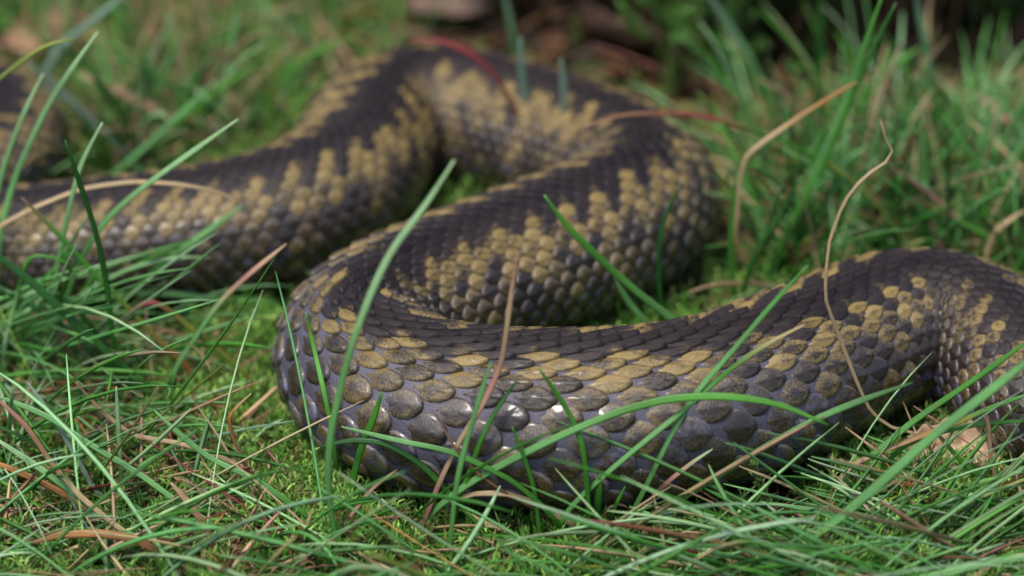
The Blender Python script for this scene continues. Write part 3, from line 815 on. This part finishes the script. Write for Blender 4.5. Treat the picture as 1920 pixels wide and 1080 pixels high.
for (pts, wd, cols_, g0, g1, kd, lab) in B:
    pts = pts[::-1]                                    # root first
    Y0 = on_z(pts[0][0], g0)[1]; Y1 = on_z(pts[-1][0], g1)[1]
    m = len(pts)
    dl = np.concatenate([[0], np.cumsum([math.dist(pts[i], pts[i + 1]) for i in range(m - 1)])])
    W3 = [on_y(p[0], p[1], Y0 + (Y1 - Y0) * dl[i] / dl[-1]) for i, p in enumerate(pts)]
    g = gz(W3[0][0], W3[0][1])
    root = [W3[0][0], W3[0][1], float(g) - 0.002]
    if W3[0][2] - root[2] > 0.004:                      # lead the hidden foot down to the ground
        d0 = np.array(W3[0]) - np.array(W3[1]); d0 /= np.linalg.norm(d0)
        k = W3[0][2] - root[2]
        root[0] += d0[0] * min(k * 0.5, 0.008)
        W3 = [np.array(root)] + W3
    elif W3[0][2] > root[2]:
        W3 = [np.array(root)] + W3
    W3 = np.array(W3)
    W3[1:, 2] = np.maximum(W3[1:, 2], gz(W3[1:, 0], W3[1:, 1]) + 0.0006)
    dl = np.concatenate([[0], np.cumsum(np.linalg.norm(np.diff(W3, axis=0), axis=1))])
    seg = 30
    t = np.linspace(0, 1, seg)
    q = cubic(dl, W3, t * dl[-1]) if len(W3) > 2 else np.stack([np.interp(t * dl[-1], dl, W3[:, i]) for i in range(3)], -1)
    lin = np.stack([np.interp(t * dl[-1], dl, W3[:, i]) for i in range(3)], -1)
    mixk = 0.75 if kd == 'blade' else 0.4
    q = mixk * q + (1 - mixk) * lin
    # a blade lies on the snake's skin, never inside it: slide it out towards the viewer
    need = np.zeros(seg)
    for i in range(seg if g0 >= 450 else 0):
        d = cam_pos - q[i]; d /= np.linalg.norm(d)
        while need[i] < 0.05:
            pt = q[i] + d * need[i]
            if (np.linalg.norm(CP[::5] - pt, axis=1) - 1.09 * RAD[::5]).min() > 0.0004: break
            need[i] += 0.0005
    if need.max() > 0:
        if need[0] > 0: need[:] = np.maximum(need, need[0])
        k_ = np.array([need[max(0, i - 3):i + 4].max() for i in range(seg)])
        k_ = np.convolve(np.pad(k_, 4, 'edge'), np.hanning(11)[1:-1] / np.hanning(11).sum(), 'valid')
        dv = cam_pos - q; dv /= np.linalg.norm(dv, axis=1)[:, None]
        q = q + dv * k_[:, None]
        if q[0][2] > gz(q[0][0], q[0][1]) + 0.001:
            q[0] = [q[0][0], q[0][1], float(gz(q[0][0], q[0][1])) - 0.001]
    cst = np.array([PAL[c_] for c_ in cols_]); tt = np.linspace(0, 1, len(cst))
    cc = np.stack([np.interp(t, tt, cst[:, i]) for i in range(3)], -1)
    cc = cc * (1 + 0.10 * np.sin(t * 23 + len(lab)))[:, None]
    px_ = mm_per_px(q[seg // 2])
    Wd = 0.5 * wd * px_ * blade_profile(t) * (1 + 0.05 * np.sin(t * 17 + wd))
    V, Fc, c4 = tube(q[None], Wd[None], cc[None], 10, 0.75, ref=np.array([[[0.25, -0.2, 0.0]]]) + np.array([[[0, math.cos(ELEV), -math.sin(ELEV)]]]), groove=True)
    org = q[0]
    tag(put('grass_blade' if kd == 'blade' else 'dry_stem', mesh_from(kd, V - org, Fc, M['grass'], c4), loc=org), lab,
        'grass blade' if kd == 'blade' else 'dry stem')

# ------------------------------------------------------------------ small finds on the ground
def leaf_mesh(L, Wd, curl, wav, col, seed):
    r = np.random.default_rng(seed)
    nu, nv = 26, 15
    u = np.linspace(0, 1, nu); v = np.linspace(-1, 1, nv)
    Uu, Vv = np.meshgrid(u, v, indexing='ij')
    wd = Wd * np.sin(np.clip(Uu, 0.01, 0.995) ** 0.75 * math.pi) ** 0.7 * (1 + 0.08 * np.sin(Uu * 31) * np.abs(Vv))
    x = (Uu - 0.5) * L; y = wd * Vv * 0.5
    z = curl * Vv ** 2 * wd + wav * np.sin(Uu * 9 + Vv * 2.2) + wav * 0.6 * np.sin(Vv * 6 + Uu * 14) - 0.06 * L * np.cos(Uu * 3)
    z = z - 0.02 * L * np.exp(-(Vv / 0.08) ** 2)
    top = np.stack([x, y, z], -1).reshape(-1, 3)
    bot = top - np.array([0, 0, 0.00035])
    I = np.arange(nu * nv).reshape(nu, nv)
    Q = np.stack([I[:-1, :-1], I[1:, :-1], I[1:, 1:], I[:-1, 1:]], -1).reshape(-1, 4)
    nb = nu * nv
    edge = np.concatenate([I[:-1, 0], I[-1, :-1], I[:0:-1, -1], I[0, :0:-1]])
    e2 = np.roll(edge, -1)
    sidef = np.stack([edge, edge + nb, e2 + nb, e2], -1)
    c = np.array(col)[None] * (1 - 0.45 * (np.abs(Vv.reshape(-1)) > 0.8))[:, None] * r.uniform(0.85, 1.15, (nb, 1))
    c4 = np.concatenate([np.concatenate([c, np.ones((nb, 1))], 1)] * 2)
    return np.concatenate([top, bot]), [Q, Q[:, ::-1] + nb, sidef], c4

def dead_leaf(px, py, L, Wd, rot, tilt, col, label, seed, lift=0.004):
    V, Fc, c4 = leaf_mesh(L, Wd, 0.28, 0.05 * Wd, col, seed)
    g_ = on_z(px, py, 0.004)
    o = tag(put('dead_leaf', mesh_from('dead_leaf', V, Fc, M['leaf'], c4), loc=(g_[0], g_[1], float(gz(g_[0], g_[1])) + lift)), label, 'leaf')
    o.rotation_euler = (tilt, 0.12, rot)
    return o
dead_leaf(1790, 858, 0.019, 0.0105, 0.25, 0.45, (0.52, 0.37, 0.24), 'pale tan dead leaf with dark curled edge under the tail end', 1, 0.0045)
dead_leaf(415, 135, 0.013, 0.009, 0.9, 0.5, (0.20, 0.075, 0.07), 'small blurred maroon dead leaf on the moss behind the neck end', 2, 0.006)
dead_leaf(110, 70, 0.022, 0.012, 0.3, 0.5, (0.34, 0.20, 0.11), 'blurred orange brown dead leaf above the coil that shows only its bend', 3, 0.005)
dead_leaf(840, 30, 0.020, 0.012, -0.3, 0.6, (0.15, 0.095, 0.07), 'large blurred brown dead leaf behind the top of the rear coil', 4, 0.008)
dead_leaf(1150, 95, 0.032, 0.014, 2.6, 0.5, (0.17, 0.095, 0.065), 'dark brown dead leaf lying behind the rear coil near the heather', 5, 0.007)
dead_leaf(1650, 330, 0.022, 0.008, 0.8, 0.3, (0.42, 0.30, 0.22), 'pinkish tan dead leaf lying behind the front coil', 6, 0.006)

# brown dropping: a lumpy oval pellet
a1 = np.linspace(0, math.pi, 14); a2 = np.arange(20) * 2 * math.pi / 20
A1, A2 = np.meshgrid(a1, a2, indexing='ij')
rr = 1 + 0.10 * np.sin(A2 * 5 + A1 * 4) + 0.07 * np.sin(A1 * 9)
ve = np.stack([0.0034 * np.cos(A1), 0.0019 * rr * np.sin(A1) * np.cos(A2), 0.0019 * rr * np.sin(A1) * np.sin(A2)], -1).reshape(-1, 3)
I = np.arange(14 * 20).reshape(14, 20); J = np.roll(I, -1, 1)
g_ = on_z(1203, 978, 0.0)
cc = np.tile(np.array([0.16, 0.09, 0.075, 1.0]), (len(ve), 1))
tag(put('dropping', mesh_from('dropping', ve, [np.stack([I[:-1], I[1:], J[1:], J[:-1]], -1).reshape(-1, 4)], M['leaf'], cc),
        loc=(g_[0], g_[1], float(gz(g_[0], g_[1])) + 0.0014)), 'small lumpy brown dropping lying under the front coil', 'dropping')

# leafy sprigs: a stem closely set with short leaves
def sprig(stem_pts, r0, leaf_len, leaf_w, per, cl0, seed, spread=0.9, low=0.12):
    r = np.random.default_rng(seed)
    P = np.array(stem_pts, float)
    dl = np.concatenate([[0], np.cumsum(np.linalg.norm(np.diff(P, axis=0), axis=1))])
    m = 12; t = np.linspace(0, 1, m)
    q = np.stack([np.interp(t * dl[-1], dl, P[:, i]) for i in range(3)], -1)
    sv = tube(q[None], (r0 * (1 - 0.6 * t))[None], np.tile(np.array([0.12, 0.075, 0.04]), (1, m, 1)), 5, 1.0)
    n = int(per * dl[-1] * 1000)
    tt = r.uniform(low, 1, n)
    O = np.stack([np.interp(tt * dl[-1], dl, P[:, i]) for i in range(3)], -1)
    ax = q[-1] - q[0]; ax /= np.linalg.norm(ax)
    e1 = np.cross(ax, [0.3, 0.8, 0.1]); e1 /= np.linalg.norm(e1); e2 = np.cross(ax, e1)
    la = r.uniform(0, 6.283, n); up = r.normal(spread, 0.25, n)
    rad = np.cos(la)[:, None] * e1 + np.sin(la)[:, None] * e2
    D = rad * np.sin(up)[:, None] + ax * np.cos(up)[:, None]
    Sd = np.cross(D, ax); Sd /= np.linalg.norm(Sd, axis=1)[:, None] + 1e-9
    ll = leaf_len * r.uniform(0.7, 1.2, n) * (1 - 0.3 * tt)
    v0 = O; v1 = O + D * (ll * .5)[:, None] + Sd * (leaf_w * .5); v2 = O + D * ll[:, None]; v3 = O + D * (ll * .5)[:, None] - Sd * (leaf_w * .5)
    V = np.stack([v0, v1, v2, v3], 1).reshape(-1, 3)
    c = np.array(cl0)[None] * r.uniform(0.6, 1.35, (n, 1))
    c4 = np.repeat(np.concatenate([c, np.ones((n, 1))], 1), 4, 0)
    return sv, (V, np.arange(4 * n).reshape(-1, 4), c4)

# upright moss shoot
Ym = on_z(1445, 985)[1]
mp = [on_y(x_, y_, Ym) for x_, y_ in ((1452, 985), (1440, 945), (1425, 910), (1414, 872))]
sv, lv = sprig(mp, 0.0006, 0.0022, 0.0008, 16, (0.30, 0.44, 0.13), 7, 0.55)
e_ = bpy.data.objects.new('moss_shoot', None); C.objects.link(e_); e_.location = mp[0]; e_.empty_display_size = 0.003
tag(e_, 'single plump yellow green moss shoot standing against the flank of the front coil', 'moss shoot')
put('stem', mesh_from('stem', sv[0] - mp[0], sv[1], M['grass'], sv[2]), e_)
put('foliage', mesh_from('foliage', lv[0] - mp[0], [lv[1]], M['moss'], lv[2], smooth=False), e_)

# heather plants behind
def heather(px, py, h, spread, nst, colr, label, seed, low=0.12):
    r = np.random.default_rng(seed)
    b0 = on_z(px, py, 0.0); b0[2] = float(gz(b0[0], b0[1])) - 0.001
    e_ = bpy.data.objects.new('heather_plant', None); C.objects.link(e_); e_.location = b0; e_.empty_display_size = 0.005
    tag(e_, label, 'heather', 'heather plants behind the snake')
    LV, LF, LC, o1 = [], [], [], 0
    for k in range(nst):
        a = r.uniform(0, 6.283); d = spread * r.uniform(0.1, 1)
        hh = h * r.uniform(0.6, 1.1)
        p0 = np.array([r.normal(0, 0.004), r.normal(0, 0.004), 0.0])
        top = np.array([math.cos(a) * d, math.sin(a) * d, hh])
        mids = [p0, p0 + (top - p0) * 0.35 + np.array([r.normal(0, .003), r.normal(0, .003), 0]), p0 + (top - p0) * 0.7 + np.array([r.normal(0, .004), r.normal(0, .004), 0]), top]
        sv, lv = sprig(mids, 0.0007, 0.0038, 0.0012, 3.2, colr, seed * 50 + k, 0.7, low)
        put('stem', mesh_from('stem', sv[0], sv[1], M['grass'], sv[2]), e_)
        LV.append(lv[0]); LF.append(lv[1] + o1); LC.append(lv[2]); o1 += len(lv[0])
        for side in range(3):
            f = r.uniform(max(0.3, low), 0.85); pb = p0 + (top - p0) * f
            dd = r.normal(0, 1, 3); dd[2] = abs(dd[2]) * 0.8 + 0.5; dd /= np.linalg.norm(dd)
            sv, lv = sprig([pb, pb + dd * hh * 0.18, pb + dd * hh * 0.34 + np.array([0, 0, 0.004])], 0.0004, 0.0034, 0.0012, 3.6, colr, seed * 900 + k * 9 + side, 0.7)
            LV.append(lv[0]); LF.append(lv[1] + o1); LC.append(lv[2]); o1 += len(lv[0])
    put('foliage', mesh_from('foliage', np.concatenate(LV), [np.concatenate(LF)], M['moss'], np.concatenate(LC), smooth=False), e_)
heather(1330, 190, 0.045, 0.016, 9, (0.10, 0.22, 0.045), 'bright green heather plant behind the rounded end of the middle coil', 1)
heather(1480, 110, 0.050, 0.018, 9, (0.10, 0.20, 0.05), 'green heather plant beside the upright blurred dark green blade', 2)
heather(1860, 80, 0.050, 0.02, 9, (0.085, 0.18, 0.04), 'green heather plant in the undergrowth behind the tail end', 3)
heather(1230, 40, 0.045, 0.018, 8, (0.06, 0.13, 0.035), 'dull green heather plant behind the large brown dead leaf', 4)
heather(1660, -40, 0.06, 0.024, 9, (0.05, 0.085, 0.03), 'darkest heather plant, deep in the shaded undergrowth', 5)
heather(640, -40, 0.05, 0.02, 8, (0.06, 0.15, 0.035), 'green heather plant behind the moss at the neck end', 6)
for k, (px, py, h, lab) in enumerate((
        (930, 15, 0.075, 'leggy heather bush with bare stems behind the blurred brown dead leaf'),
        (1090, 40, 0.080, 'leggy heather bush shading the bare soil behind the rear coil'),
        (1240, 110, 0.085, 'leggy heather bush with bare stems between the dull green heather and the bright one'),
        (1410, 115, 0.085, 'leggy heather bush shading the soil behind the two green heather plants'),
        (1570, 130, 0.090, 'leggy heather bush beside the upright blurred dark green blade'),
        (1720, 110, 0.090, 'leggy heather bush standing behind the upright blurred grey blade'),
        (1880, 30, 0.085, 'leggy heather bush shading the green heather behind the tail end'),
        (1150, -120, 0.095, 'tall leggy heather bush deep in shade behind the dark brown dead leaf'),
        (1480, -120, 0.095, 'tall leggy heather bush deep in shade behind the wide blurred grey blade'))):
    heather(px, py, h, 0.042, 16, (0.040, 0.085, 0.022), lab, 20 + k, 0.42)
